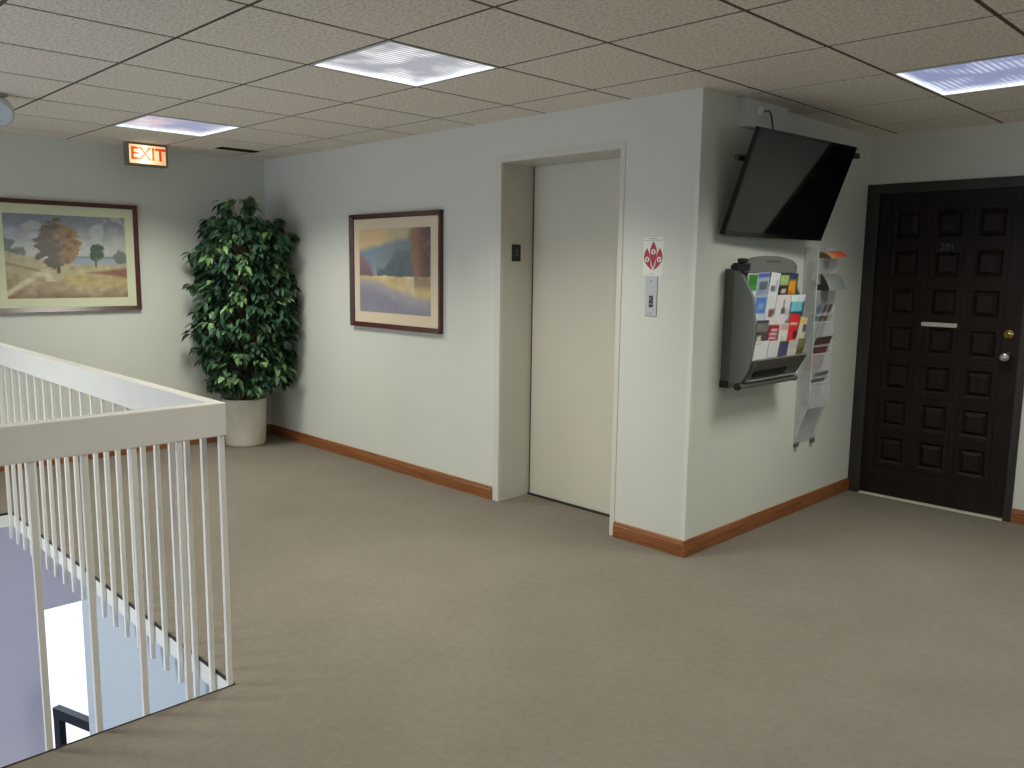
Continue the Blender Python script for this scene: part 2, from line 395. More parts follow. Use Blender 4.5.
# floor indicator on the left jamb
t = thing('floor_indicator', 'small black floor indicator with a grey number on the elevator jamb', 'elevator indicator', (EX0, .145, 1.58))
MB().box((EX0, .096, 1.577), (EX0+.008, .172, 1.684), bev=.003).build('plate', M['black'], t)
def text_mesh(name, txt, size, m, parent, mat4, extrude=.0015, bold=0):
    cu = bpy.data.curves.new(name, 'FONT'); cu.body = txt; cu.size = size; cu.extrude = extrude; cu.offset = bold; cu.align_x = 'CENTER'; cu.align_y = 'CENTER'
    tmp = bpy.data.objects.new(name+'_tmp', cu); C.objects.link(tmp)
    dg = bpy.context.evaluated_depsgraph_get(); me = bpy.data.meshes.new_from_object(tmp.evaluated_get(dg))
    bpy.data.objects.remove(tmp); bpy.data.curves.remove(cu)
    me.transform(mat4); me.transform(Matrix.Translation(-Vector(parent['_w'])))
    me.materials.clear(); me.materials.append(m); me.name = name
    o = bpy.data.objects.new(name, me); C.objects.link(o); o.parent = parent; return o
def basis(o, ux, uy):
    ux = Vector(ux).normalized(); uy = Vector(uy).normalized(); uz = ux.cross(uy)
    mm = Matrix((ux, uy, uz)).transposed().to_4x4(); mm.translation = Vector(o); return mm
text_mesh('number', '2', .062, mat('dim_display', (96, 98, 100), .5, emit=(90, 92, 96), estr=.15), t, basis((EX0+.009, .134, 1.632), (0, 1, 0), (0, 0, 1)))

# call plate
t = thing('call_plate', 'narrow silver elevator call plate with a dark button window', 'elevator call button', (-.268, 0, 1.285))
MB().box((-.308, -.006, 1.285), (-.232, 0, 1.497), bev=.002).build('plate', M['steel'], t)
MB().box((-.281, -.009, 1.333), (-.256, -.004, 1.395), bev=.002).build('button_window', M['black'], t)
rg = MB()
for k in range(10):
    a0, a1 = R(45+k*27), R(45+(k+1)*27)
    rg.add([(-.2675+r_*math.cos(a), -.0098, 1.378+r_*math.sin(a)) for a, r_ in ((a0, .006), (a1, .006), (a1, .009), (a0, .009))], [(0, 1, 2, 3)])
rg.build('button_ring', M['chrome'], t)
MB().box((-.276, -.0105, 1.343), (-.261, -.0085, 1.358), bev=.001).build('button', mat('grey_button', (120, 124, 124), .4), t)
for z in (1.472, 1.303): MB().lathe([(.0045, 0), (.0045, -.002), (.002, -.003)], (-.27, -.006, z), 'y', 10).build('screw', M['chrome'], t)

# fire notice with a red three-tongued flame
t = thing('fire_notice', 'white paper notice with a red flame emblem above the call plate', 'notice', (-.265, 0, 1.505))
FX, FZ, FW, FH = -.332, 1.503, .13, .203
MB().box((FX, -.0015, FZ), (FX+FW, 0, FZ+FH)).build('sheet', M['paper'], t)
def fz_(u, v, d=-.002): return (FX+u*FW, d, FZ+v*FH)
def poly_front(mb, pts, d, mi=0): mb.add([fz_(u, v, d) for u, v in pts], [tuple(range(len(pts)))], mi)
fl = MB()
def bez(p0, c, p1, n_=8): return [((1-t_)**2*p0[0]+2*t_*(1-t_)*c[0]+t_*t_*p1[0], (1-t_)**2*p0[1]+2*t_*(1-t_)*c[1]+t_*t_*p1[1]) for t_ in [k/n_ for k in range(n_)]]
centre = bez((.5, .9), (.70, .70), (.67, .60))+bez((.67, .60), (.66, .45), (.50, .18))+bez((.50, .18), (.34, .45), (.33, .60))+bez((.33, .60), (.30, .70), (.5, .9))
left = bez((.17, .72), (.32, .60), (.36, .45))+bez((.36, .45), (.40, .28), (.47, .13))+bez((.47, .13), (.05, .30), (.04, .45))+bez((.04, .45), (.02, .56), (.17, .72))
right = [(1-u, v) for u, v in left]
for q in (centre, left, right): fl.add([fz_(u, v) for u, v in q], [tuple(range(len(q)))])
fl.build('flame_emblem', M['red'], t)
pink = mat('pale_red_ink', (188, 120, 122), .7)
def disc(mb, u, v, rr, d, n_=18, mi=0): mb.add([(FX+u*FW+rr*math.cos(2*math.pi*k/n_), d, FZ+v*FH+rr*math.sin(2*math.pi*k/n_)) for k in range(n_)], [tuple(range(n_))], mi)
for u, v in ((.5, .62), (.2, .42), (.8, .42)):
    wc = MB(); disc(wc, u, v, .0145, -.0024); wc = wc.build('white_disc', M['paper'], t)
    gm = MB(); disc(gm, u, v, .0075, -.0027)
    gm.box((FX+u*FW-.0015, -.0026, FZ+v*FH-.011), (FX+u*FW+.0015, -.0024, FZ+v*FH+.011))
    gm.build('disc_symbol', pink, wc)
for sx in (1, -1):
    q = bez((.36, .40), (.44, .30), (.42, .22))+bez((.42, .22), (.38, .30), (.36, .40)) if sx == 1 else [(1-a, b_) for a, b_ in bez((.36, .40), (.44, .30), (.42, .22))+bez((.42, .22), (.38, .30), (.36, .40))]
    wc = MB(); poly_front(wc, q, -.0024); wc.build('white_flick', M['paper'], t)
for u0, u1, v0, v1 in ((.03, .97, .915, .925), (.28, .68, .955, .97), (.38, .62, .04, .05)): MB().box((FX+u0*FW, -.0021, FZ+v0*FH), (FX+u1*FW, -.0016, FZ+v1*FH)).build('print_line', M['inkgrey'], t)

# ------------------------------------------------------------------ carved office door
t = thing('door_2', 'dark carved wooden office door with brass lock and number 201', 'door', (.54, D, 0), kind='structure')
MB().box((0, D-.016, 0), (DX0, D+.05, 2.12), bev=.004).box((DX1, D-.016, 0), (CX1, D+.05, 2.12), bev=.004).box((DX0, D-.016, DZ), (DX1, D+.05, 2.12), bev=.003).build('door_frame', M['door_frame'], t)
MB().box((DX0, D+.02, 0), (DX0+.012, D+.06, DZ)).box((DX1-.012, D+.02, 0), (DX1, D+.06, DZ)).box((DX0, D+.02, DZ-.012), (DX1, D+.06, DZ)).build('door_stop', M['door_frame'], t)
lf = MB(); yf = D+.006
lf.box((DX0+.003, yf+.022, .012), (DX1-.003, yf+.045, DZ-.003))
cols = [(.192, .352), (.447, .607), (.695, .855)]
rows = [(.243+.2535*k, .243+.2535*k+.175) for k in range(7)]
xs = [DX0+.003]+[v for c in cols for v in c]+[DX1-.003]
zs = [.012]+[v for c in rows for v in c]+[DZ-.003]
def is_panel(i, j): return i % 2 == 1 and j % 2 == 1
for i in range(len(xs)-1):
    for j in range(len(zs)-1):
        x0, x1, z0, z1 = xs[i], xs[i+1], zs[j], zs[j+1]
        if is_panel(i, j):
            e, e2, yd, yp = .016, .038, yf+.014, yf-.004
            o_ = [(x0, z0), (x1, z0), (x1, z1), (x0, z1)]
            i1 = [(x0+e, z0+e), (x1-e, z0+e), (x1-e, z1-e), (x0+e, z1-e)]
            i2 = [(x0+e2, z0+e2), (x1-e2, z0+e2), (x1-e2, z1-e2), (x0+e2, z1-e2)]
            vs = [(x, yf, z) for x, z in o_]+[(x, yd, z) for x, z in i1]+[(x, yp, z) for x, z in i2]
            fs = [(8, 9, 10, 11)]
            for k in range(4):
                k2 = (k+1) % 4; fs += [(k, k2, 4+k2, 4+k), (4+k, 4+k2, 8+k2, 8+k)]
            lf.add(vs, fs)
        else:
            lf.box((x0, yf, z0), (x1, yf+.022, z1))
# carved bead grooves: raised ribs round the panel field
for c in cols:
    for q in rows:
        for a, bb in (((c[0]-.03, q[0]-.03), (c[1]+.03, q[0]-.02)), ((c[0]-.03, q[1]+.02), (c[1]+.03, q[1]+.03)), ((c[0]-.03, q[0]-.02), (c[0]-.02, q[1]+.02)), ((c[1]+.02, q[0]-.02), (c[1]+.03, q[1]+.02))):
            lf.box((a[0], yf-.006, a[1]), (bb[0], yf, bb[1]))
lf.build('door_leaf', M['door_wood'], t)
MB().box((DX0, D-.03, 0), (DX1, D+.05, .009), bev=.003).build('threshold', mat('threshold_metal', (226, 220, 198), .3, metal=.3), t)
MB().box((.41, yf-.013, 1.19), (.628, yf-.002, 1.217), bev=.003).build('mail_slot', mat('pale_slot_metal', (196, 192, 184), .35, metal=.2), t)
def knob(name, x, z, m, prof): MB().lathe(prof, (x, yf, z), 'y', 24).build(name, m, t)
knob('deadbolt', .925, 1.168, M['brass'], [(.030, 0), (.030, -.006), (.026, -.012), (.015, -.014), (.013, -.02), (.002, -.021)])
knob('door_knob', .925, 1.03, M['chrome'], [(.032, 0), (.032, -.004), (.014, -.01), (.012, -.035), (.022, -.042), (.029, -.055), (.027, -.068), (.015, -.074), (.0001, -.075)])
MB().lathe([(.0001, -.0215), (.007, -.0213)], (.925, yf, 1.168), 'y', 12).build('key_slot', M['dark'], t)
MB().box((.455, yf-.007, 1.665), (.605, yf-.003, 1.735), bev=.002).build('number_plate', M['door_wood'], t)
text_mesh('door_number', '201', .062, mat('dull_number_metal', (86, 82, 76), .4, metal=.6), t, basis((.53, yf-.0085, 1.70), (1, 0, 0), (0, 0, 1)))

# ------------------------------------------------------------------ stair railing
rl = thing('stair_railing', 'white painted railing with square bars around the stair opening', 'railing', (XO, YO, 0))
HZ0, HZ1, HT = .935, 1.053, .05
XL = -3.29
MB().box((XO-HT, -5.7, HZ0), (XO, YO, HZ1), bev=.004).build('handrail', M['rail'], rl)
MB().box((XL, YO-HT, HZ0), (XO-HT, YO, HZ1), bev=.004).build('handrail', M['rail'], rl)
MB().box((XL, -5.7, HZ0), (XL+HT, YO-HT, HZ1), bev=.004).build('handrail', M['rail'], rl)
BS = .0095
bar = MB().box((XO-.0155-BS, YO-.0155-BS, -.16), (XO-.0155+BS, YO-.0155+BS, HZ0+.01), bev=.002).build('baluster', M['rail'], rl)
def barcopy(dx, dy):
    b_ = bar.copy(); C.objects.link(b_); b_.parent = rl; b_.location = (dx, dy, 0)
for k in range(1, 21): barcopy(-.1458*k, 0)
for k in range(1, 22): barcopy(0, -.1510*k)
for k in range(1, 22): barcopy(-.1458*20, -.1510*k)
# opening edges: dark carpet nosing and white fascia boards
struct('trim_2', MB().box((XL, YO-.004, -.012), (XO, YO, .003)).box((XO-.004, -5.7, -.012), (XO, YO-.004, .003)).box((XL, -5.7, -.012), (XL+.004, YO-.004, .003)), M['dark'])
struct('trim_3', MB().box((XL, YO-.0045, -SLAB), (XO, YO, -.012)).box((XO-.0045, -5.7, -SLAB), (XO, YO-.0045, -.012)).box((XL, -5.7, -SLAB), (XL+.0045, YO-.0045, -.012)), M['white'])

# ------------------------------------------------------------------ lobby below
LW = M['lwall']
struct('floor_lower', MB().box((-L-T, YB, ZL-.1), (XR, .3, ZL)), M['lobbyfloor'])
VY0, VY1, VZ = -1.995, -.95, -1.122     # glazed opening in the west wall
mb = MB().box((-L-T, YB, ZL), (-L, VY0, -SLAB)).box((-L-T, VY1, ZL), (-L, .3, -SLAB)).box((-L-T, VY0, VZ), (-L, VY1, -SLAB))
struct('wall_lower_left', mb, mat('lobby_daylit_paint', (242, 236, 246), .55, bump=(120, .1, .004)))  # violet cast of the blue daylight put into the wall colour
struct('wall_lower_back', MB().box((-2.125, YO+.02, ZL), (XO+.15, YO+.17, -SLAB)), LW)
struct('wall_lower_right', MB().box((XO+.02, YB, ZL), (XO+.15, YO+.02, -SLAB)), LW)
struct('wall_lower_far', MB().box((-L, .15, ZL), (XR, .3, -SLAB)), LW)
wf = MB(); xw = -L-.08
for y in (VY0+.02, VY1-.02): wf.box((xw-.03, y-.02, ZL), (xw+.03, y+.02, VZ))
wf.box((xw-.03, VY0, VZ-.03), (xw+.03, VY1, VZ))
w2 = struct('window_2', wf, M['white'])
struct('window_pane', MB().box((xw-.003, VY0+.04, ZL), (xw+.003, VY1-.04, VZ-.03)), M['glass'], w2)
struct('ground_outside', MB().box((-30, -30, ZL-.25), (-L-T, 30, ZL-.15)), M['outdoor'])
# black metal guard in the lobby
g = thing('lobby_guard_rail', 'black metal guard frame in the lobby below beside the bright glass door', 'rail', (-4.055, -2.025, ZL))
gz = -1.73; ga = Vector((-4.055, -2.025, 0)); gd = Vector((.953, .303, 0)); gn = Vector((-.303, .953, 0))
def gbox(u0, u1, w, z0, z1):
    q = [ga+gd*u+gn*v for u, v in ((u0, -w), (u1, -w), (u1, w), (u0, w))]
    return MB().add([(p.x, p.y, z) for z in (z0, z1) for p in q], [(0, 3, 2, 1), (4, 5, 6, 7), (0, 1, 5, 4), (1, 2, 6, 5), (2, 3, 7, 6), (3, 0, 4, 7)])
gbox(0, .065, .025, ZL, gz-.075).build('post', M['darkmetal'], g)
gbox(.9, .965, .025, ZL, gz-.075).build('post', M['darkmetal'], g)
gbox(0, .965, .027, gz-.075, gz).build('top_bar', M['darkmetal'], g)

# ------------------------------------------------------------------ television
A0 = Vector((.05, .174, 1.716)); TW, TH, TA, TY = .975, .558, .345, .07
tf = Vector((math.cos(TY), -math.sin(TY), 0)); ty = Vector((math.sin(TY), math.cos(TY), 0)); tz = Vector((0, 0, 1))
tn = tf*math.cos(TA)-tz*math.sin(TA); tu = tf*math.sin(TA)+tz*math.cos(TA)
def tvp(u, v, d): return A0+ty*u+tu*v+tn*d
t = thing('television', 'large black flat television tilted down from the wall', 'television', (.0, .7, 1.7))
def rbox(mb, u0, v0, d0, u1, v1, d1, mi=0):
    mb.add([tvp(u, v, d) for d in (d0, d1) for u, v in ((u0, v0), (u1, v0), (u1, v1), (u0, v1))], [(0, 3, 2, 1), (4, 5, 6, 7), (0, 1, 5, 4), (1, 2, 6, 5), (2, 3, 7, 6), (3, 0, 4, 7)], mi)
sh = MB(); rbox(sh, 0, 0, -.03, TW, TH, -.004)
sh.add([tvp(u, v, d) for u, v, d in ((.1, .1, -.03), (TW-.1, .1, -.03), (TW-.1, TH-.1, -.03), (.1, TH-.1, -.03), (.16, .16, -.055), (TW-.16, .16, -.055), (TW-.16, TH-.16, -.055), (.16, TH-.16, -.055))], [(4, 7, 6, 5), (0, 1, 5, 4), (1, 2, 6, 5), (2, 3, 7, 6), (3, 0, 4, 7)])
sh.build('back_shell', M['shell'], t)
bz = MB(); w = .012
rbox(bz, 0, 0, -.004, TW, w+.01, 0); rbox(bz, 0, TH-w, -.004, TW, TH, 0); rbox(bz, 0, w+.01, -.004, w, TH-w, 0); rbox(bz, TW-w, w+.01, -.004, TW, TH-w, 0)
bz.build('bezel', mat('glossy_black_bezel', (12, 12, 13), .15), t)
sr = MB(); rbox(sr, w, w+.01, -.0039, TW-w, TH-w, -.0015); sr.build('screen', M['screen'], t)
# its wall bracket
t = thing('television_bracket', 'black steel wall bracket holding the tilted television', 'wall bracket', (0, .7, 1.85))
MB().box((0, .55, 1.95), (.012, .85, 2.2)).build('wall_plate', M['black'], t)
MB().tube([(.098, .18, 2.112), (.098, 1.2, 2.112)], .016, 10).build('lower_rail', M['black'], t)
MB().box((.085, .5, 2.238), (.125, 1.60, 2.270), bev=.004).build('upper_rail', M['black'], t)
for y in (.62, .78):
    ar = MB().box((.0, y-.012, 2.09), (.166, y+.012, 2.13)).box((.0, y-.012, 2.15), (.1, y+.012, 2.19)).box((.088, y-.012, 2.15), (.11, y+.012, 2.245))
    ar.build('arm', M['black'], t)

# wall box with power socket above the television
t = thing('cable_box', 'shallow painted wall box with a power socket above the television', 'wall box', (0, .57, 2.29))
MB().box((0, .35, 2.292), (.05, .795, H-.001), bev=.003).build('cover', M['wall'], t)
MB().box((.05, .425, 2.33), (.056, .50, 2.42), bev=.002).build('socket_plate', M['wall'], t)
MB().box((.056, .44, 2.352), (.078, .47, 2.40), bev=.004).build('plug', mat('white_plug', (236, 236, 234), .35), t)
MB().tube([(.075, .47, 2.375), (.09, .50, 2.385), (.085, .54, 2.36), (.075, .58, 2.30), (.07, .6, 2.25)], .004, 8).build('cord', M['black'], t)
tag(MB().box((0, .80, 2.15), (.02, .822, H-.001), bev=.003).build('cable_conduit', M['wall'], origin=(0, 0, 0)), 'thin pale vertical cable conduit behind the top of the television', 'conduit')

# ------------------------------------------------------------------ framed pictures
def frame_parts(root, fn, w, h, fw, fd, mw, mats):
    """fn(u,v,d): wall plane coordinates -> world"""
    f = MB()
    def bar_(u0, v0, u1, v1, horizontal, flip):
        # mitred bar with a raised outer edge
        if horizontal:
            yo, yi = (v0, v1) if not flip else (v1, v0)
            pts = [(u0, yo, 0), (u1, yo, 0), (u1, yo, fd), (u0, yo, fd), (u0+fw, yi, fd*.55), (u1-fw, yi, fd*.55), (u0+fw, yi, 0), (u1-fw, yi, 0)]
        else:
            xo, xi = (u0, u1) if not flip else (u1, u0)
            pts = [(xo, v0, 0), (xo, v1, 0), (xo, v1, fd), (xo, v0, fd), (xi, v0+fw, fd*.55), (xi, v1-fw, fd*.55), (xi, v0+fw, 0), (xi, v1-fw, 0)]
        f.add([fn(*p) for p in pts], [(0, 1, 2, 3), (3, 2, 5, 4), (4, 5, 7, 6), (6, 7, 1, 0), (0, 3, 4, 6), (1, 7, 5, 2)])
    bar_(0, 0, w, fw, True, False); bar_(0, h-fw, w, h, True, True); bar_(0, 0, fw, h, False, False); bar_(w-fw, 0, w, h, False, True)
    f.build('frame', M['pframe'], root)
    mt = MB(); iw0, iw1, ih0, ih1 = mw
    d = fd*.3
    def q(u0, v0, u1, v1): mt.add([fn(u0, v0, d), fn(u1, v0, d), fn(u1, v1, d), fn(u0, v1, d)], [(0, 1, 2, 3)])
    q(fw, fw, w-fw, ih0); q(fw, ih1, w-fw, h-fw); q(fw, ih0, iw0, ih1); q(iw1, ih0, w-fw, ih1)
    mt.build('mat_board', mats, root)
    return d*.8
def art_farm(u, v):
    n1 = nz(u*3, v*3, 2, 1.3); n2 = nz(u, v, 14, 4.1)
    c = mixc((188, 192, 188), (118, 126, 142), sst(.55, .95, v+n1*.12)); c = mixc(c, (206, 206, 200), sst(.1, .5, n1)*.6)
    hor = .46+.015*math.sin(u*9)
    if v < .50 and u > .45: c = mixc(c, (140, 158, 182), .8)
    if .485 < v < .51 and u > .4: c = mixc(c, (104, 124, 138), .7)
    # left and right bushes
    for bu, bv, br, bc in ((-.02, .58, .11, (82, 92, 82)), (.11, .56, .06, (104, 110, 96)), (.95, .50, .07, (92, 102, 96))):
        dd = math.hypot((u-bu), (v-bv)*.8)/br
        if dd+n2*.5 < 1: c = mixc(c, bc, .85)
    hill = .47-.06*(u-.5)+.07*max(0, .35-u)*2 + .01*math.sin(u*14)
    if u < .5: hill = .56-.30*u
    else: hill = .41+.02*(u-.5)
    if v < hill+.01*n2:
        c = mixc((178, 166, 128), (152, 130, 102), sst(.1, .45, hill-v))
        c = mixc(c, (186, 178, 140), sst(.0, .4, n1)*.6)
        if .35 < u < .8: c = mixc(c, (178, 172, 132), sst(.14, 0, abs(v-.30-.1*(.55-u)))*.7)
        if u > .62 and v > .22: c = mixc(c, (132, 84, 70), sst(.03, .09, (u-.62)*.25+.33-abs(v-.31)*1.4-.28))
        if u > .45: c = mixc(c, (190, 160, 84), sst(.12, 0, abs(v-.22-.35*(.62-u)*.4))*.55)
        c = mixc(c, (112, 84, 62), sst(.12, .0, v)*.55)
        d = abs(u-(.26+.12*(.33-v)*3*(1 if v < .33 else 0)))
        if v < .36: c = mixc(c, (226, 212, 186), sst(.06, .01, abs((v-.33)-.9*(u-.30)))*.8*sst(.36, .28, u))
        if .2 < v < .33: c = mixc(c, (228, 214, 190), sst(.05, .01, abs(u-.31-.1*(.33-v)*3))*.85)
        c = mixc(c, (96, 70, 52), sst(.02, 0, abs(v-.34-.33*(.24-u)))*.5*sst(.36, .2, u))
        c = tuple(x*(1+.14*n2) for x in c)
    # big tree
    dd = math.hypot((u-.42)/.185, (v-.66)/.26)
    if abs(u-.415) < .012 and .3 < v < .5: c = (78, 58, 44)
    if dd+n2*.38+n1*.15 < 1:
        c = mixc((92, 80, 62), (154, 122, 84), sst(-.3, .6, (u-.42)/.185*.9+n2*.8)); c = mixc(c, (74, 72, 56), sst(.62, .42, v)*.6*sst(.5, .36, u))
    dd = math.hypot((u-.745)/.06, (v-.56)/.125)
    if dd+n2*.4 < 1: c = mixc((56, 76, 62), (92, 112, 84), sst(-.2, .4, n2+(u-.745)*4))
    if abs(u-.73) < .008 and .38 < v < .45: c = (70, 60, 50)
    c = mixc(c, (186, 184, 176), .22)  # greyed all over, standing in for reflection on the picture glass
    return tuple(max(0, min(255, x)) for x in c)
def art_lake(u, v):
    n1 = nz(u*2, v*2, 2, 7.3); n2 = nz(u, v, 12, 2.7)
    c = mixc((238, 206, 128), (150, 158, 160), sst(.2, .95, u+.5*(.95-v)+n1*.2)); c = mixc(c, (226, 180, 140), sst(.72, .9, v)*sst(.4, 0, abs(u-.1))*.6)
    mt = .74+.22*u+.03*n1
    hill = mixc(mixc((118, 140, 168), (116, 134, 124), sst(.2, .75, u+n1*.3)), (152, 158, 184), sst(.62, .45, v)*.7); c = mixc(c, hill, sst(.05, -.05, v-mt))
    if v > .42: c = mixc(c, mixc((156, 112, 110), (104, 80, 94), sst(.7, .45, v)), sst(.08, -.05, v-(.72-1.1*u+n2*.08))*sst(.24, .17, u))
    if .25 < u < .82 and v > .42:
        tp = .52+.22*sst(.3, .62, u)+.05*n2
        c = mixc(c, mixc((66, 84, 90), (92, 108, 112), sst(.4, .8, v+n2*.15)), sst(.05, -.04, v-tp))
    if v > .42:
        tr = mixc((150, 96, 74), (76, 62, 60), sst(.78, .94, u+n2*.06)); tr = mixc(tr, (176, 116, 84), sst(.0, .4, n2)*.4)
        c = mixc(c, tr, sst(-.05, .04, u-(.77+.03*n2+.04*math.sin(v*6))))
    if v < .44+.01*n2:
        c = mixc((216, 186, 112), (226, 204, 150), sst(-.3, .4, n1))
        sh_ = .43-.22*sst(.02, .9, u) 
        c = mixc(c, mixc((170, 164, 168), (126, 122, 146), sst(.0, .22, sh_-v)), sst(.03, -.05, v-sh_-.02*n1)); c = tuple(x*(1+.06*n2) for x in c)
        if u > .78: c = mixc(c, (110, 92, 92), sst(.26, .36, v)*.6)
        if v > .41 and u > .25: c = mixc(c, (244, 226, 180), .5*sst(.0, .3, n2))
    c = mixc(c, (190, 186, 184), .25)  # grey veil blended in as the glass reflection
    return tuple(max(0, min(255, x)) for x in c)
y0, z0 = -2.165, 1.165
t = thing('framed_picture', 'wide framed landscape with a brown tree on the left wall', 'picture', (-L, -1.64, z0))
fnl = lambda u, v, d: (-L+d, y0+u, z0+v)
dd = frame_parts(t, fnl, 1.05, .818, .032, .03, (.11, .954, .1, .715), M['mat_green'])
picture('print', (-L+dd, y0+.108, z0+.098), (0, .848, 0), (0, 0, .619), 150, 110, art_farm, M['picture'], t)
x0, z0b = -3.104, 1.074
t = thing('framed_picture', 'squarish framed landscape with orange trees and lavender foreground beside the elevator', 'picture', (-2.58, 0, z0b))
fnb = lambda u, v, d: (x0+u, -d, z0b+v)
dd = frame_parts(t, fnb, 1.09, .845, .035, .035, (.105, .965, .115, .735), M['mat_tan'])
picture('print', (x0+.103, -dd, z0b+.113), (.864, 0, 0), (0, 0, .624), 120, 110, art_lake, M['picture'], t)

# ------------------------------------------------------------------ exit sign, vent, ceiling lamp head
t = thing('exit_sign', 'lit red and white exit sign hanging under the ceiling', 'exit sign', (-4.2, -1.1, H))
ex, ey0, ey1, ez0, ez1 = -4.2, -1.258, -.955, 2.27, H-.001
hs = MB().box((ex-.075, ey0, ez0), (ex-.004, ey1, ez1), bev=.004)
f_ = .014
hs.box((ex-.004, ey0, ez0), (ex, ey1, ez0+f_)).box((ex-.004, ey0, ez1-.016), (ex, ey1, ez1)).box((ex-.004, ey0, ez0+f_), (ex, ey0+f_, ez1-.016)).box((ex-.004, ey1-f_, ez0+f_), (ex, ey1, ez1-.016))
hs.build('housing', mat('exit_housing', (120, 118, 98), .5), t)
def exit_mat(name, rgb, c0, c1, c2):
    m = mat(name, rgb, .4); n, l, b = nodes(m)
    tc = [x for x in n if x.type == 'TEX_COORD'][0]
    gr = n.new('ShaderNodeVectorMath'); gr.operation = 'DISTANCE'; gr.inputs[1].default_value = (0, -.03, -.09)
    l.new(tc.outputs['Object'], gr.inputs[0])
    r = n.new('ShaderNodeValToRGB'); r.color_ramp.elements[0].position = .03; r.color_ramp.elements[0].color = (*c0, 1)
    r.color_ramp.elements[1].position = .15; r.color_ramp.elements[1].color = (*c2, 1)
    e = r.color_ramp.elements.new(.085); e.color = (*c1, 1)
    l.new(gr.outputs['Value'], r.inputs['Fac']); l.new(r.outputs['Color'], b.inputs['Emission Color']); b.inputs['Emission Strength'].default_value = 1.0
    return m
MB().box((ex-.004, ey0+f_, ez0+f_), (ex-.001, ey1-f_, ez1-.016)).build('lit_panel', exit_mat('exit_panel', (250, 230, 190), (2.2, 1.9, 1.35), (1.0, .72, .38), lin((226, 150, 100))), t)
text_mesh('letters', 'EXIT', .128, exit_mat('exit_red', (190, 40, 14), (1.0, .62, .3), (.62, .12, .02), lin((176, 40, 14))), t, basis((ex+.0005, (ey0+ey1)/2+.002, (ez0+ez1)/2), (0, 1, 0), (0, 0, 1)), .0008, .0035)
t = thing('ceiling_vent', 'dark slotted ceiling air vent in the far corner', 'vent', (-3.95, -.45, H))
vx0, vx1, vy0, vy1 = -4.03, -3.89, -.66, -.33
MB().box((vx0, vy0, H-.003), (vx1, vy1, H)).build('backing', M['dark'], t)
v_ = MB().box((vx0-.012, vy0-.012, H-.006), (vx0, vy1+.012, H)).box((vx1, vy0-.012, H-.006), (vx1+.012, vy1+.012, H)).box((vx0, vy0-.012, H-.006), (vx1, vy0, H)).box((vx0, vy1, H-.006), (vx1, vy1+.012, H))
v_.build('frame', M['tile'], t)
s2 = MB()
for k in range(4):
    x = vx0+.014+k*.032; s2.add([(x, vy0, H-.003), (x, vy1, H-.003), (x+.016, vy1, H-.011), (x+.016, vy0, H-.011), (x+.002, vy0, H-.003), (x+.002, vy1, H-.003), (x+.018, vy1, H-.011), (x+.018, vy0, H-.011)], [(0, 1, 2, 3), (7, 6, 5, 4), (0, 3, 7, 4), (1, 5, 6, 2)])
s2.build('slats', mat('vent_slat', (92, 88, 72), .5), t)
hx, hy = -2.925, -2.405
t = thing('spotlight_head', 'round pale spotlight head on a short stem below the ceiling', 'spotlight', (hx, hy, H))
MB().lathe([(.05, 0), (.05, -.012), (.03, -.02), (.0001, -.02)], (hx, hy, H), 'z', 24).build('mounting_plate', mat('grey_plate', (140, 142, 142), .4), t)
MB().tube([(hx, hy, H-.018), (hx, hy, H-.045)], .012, 10).build('stem', M['troffer'], t)
hd = MB(); ax = Vector((.75, -.35, -.55)).normalized(); c0 = Vector((hx, hy, H-.09))
qa = ax.orthogonal().normalized(); qb = ax.cross(qa)
prof = [(.02, -.065), (.055, -.055), (.072, -.03), (.079, .0), (.079, .03), (.074, .037)]
vs = []; sg = 28
for r_, h_ in prof:
    for k in range(sg): vs.append(c0+ax*h_+(qa*math.cos(2*math.pi*k/sg)+qb*math.sin(2*math.pi*k/sg))*r_)
hd.add(vs, [(i*sg+k, i*sg+(k+1) % sg, (i+1)*sg+(k+1) % sg, (i+1)*sg+k) for i in range(len(prof)-1) for k in range(sg)], 0, True)
hd.add(vs[:sg], [tuple(range(sg))])
hd.build('lamp_shell', mat('pale_lamp_shell', (200, 204, 204), .3), t)
gl_ = MB(); gl_.add([c0+ax*.034+(qa*math.cos(2*math.pi*k/sg)+qb*math.sin(2*math.pi*k/sg))*.074 for k in range(sg)], [tuple(range(sg))])
gl_.build('front_glass', mat('lamp_front_glass', (190, 200, 202), .1), t)

# ------------------------------------------------------------------ brochure rack
RY0, RY1 = .285, .895      # along the wall
t = thing('brochure_rack', 'grey plastic wall rack full of brochures under the television', 'brochure rack', (0, .585, .92))
MB().box((0, RY0, .905), (.098, RY1, 1.545), bev=.006).build('back_box', M['greyd'], t)
def curve_x(z):   # bulging front of the pocket stack
    pts = [(.935, .125), (1.0, .165), (1.1, .185), (1.25, .192), (1.4, .172), (1.5, .135), (1.56, .105)]
    for (za, xa), (zb_, xb) in zip(pts, pts[1:]):
        if za <= z <= zb_: s_ = (z-za)/(zb_-za); return xa+(xb-xa)*s_
    return pts[0][1] if z < .935 else .1
zz = [.935+k*(1.555-.935)/24 for k in range(25)]
for ya, back in ((RY0-.003, 0), (RY1-.012, .035)):
    pr = [(.06, .93)]+[(curve_x(z)-back-.028*sst(1.38, 1.54, z), z) for z in zz]+[(.06, 1.556)]
    MB().prism(pr, lambda u, v, d: (u, d, v), ya, ya+(.022 if back == 0 else .012)).build('cheek', M['grey'], t)
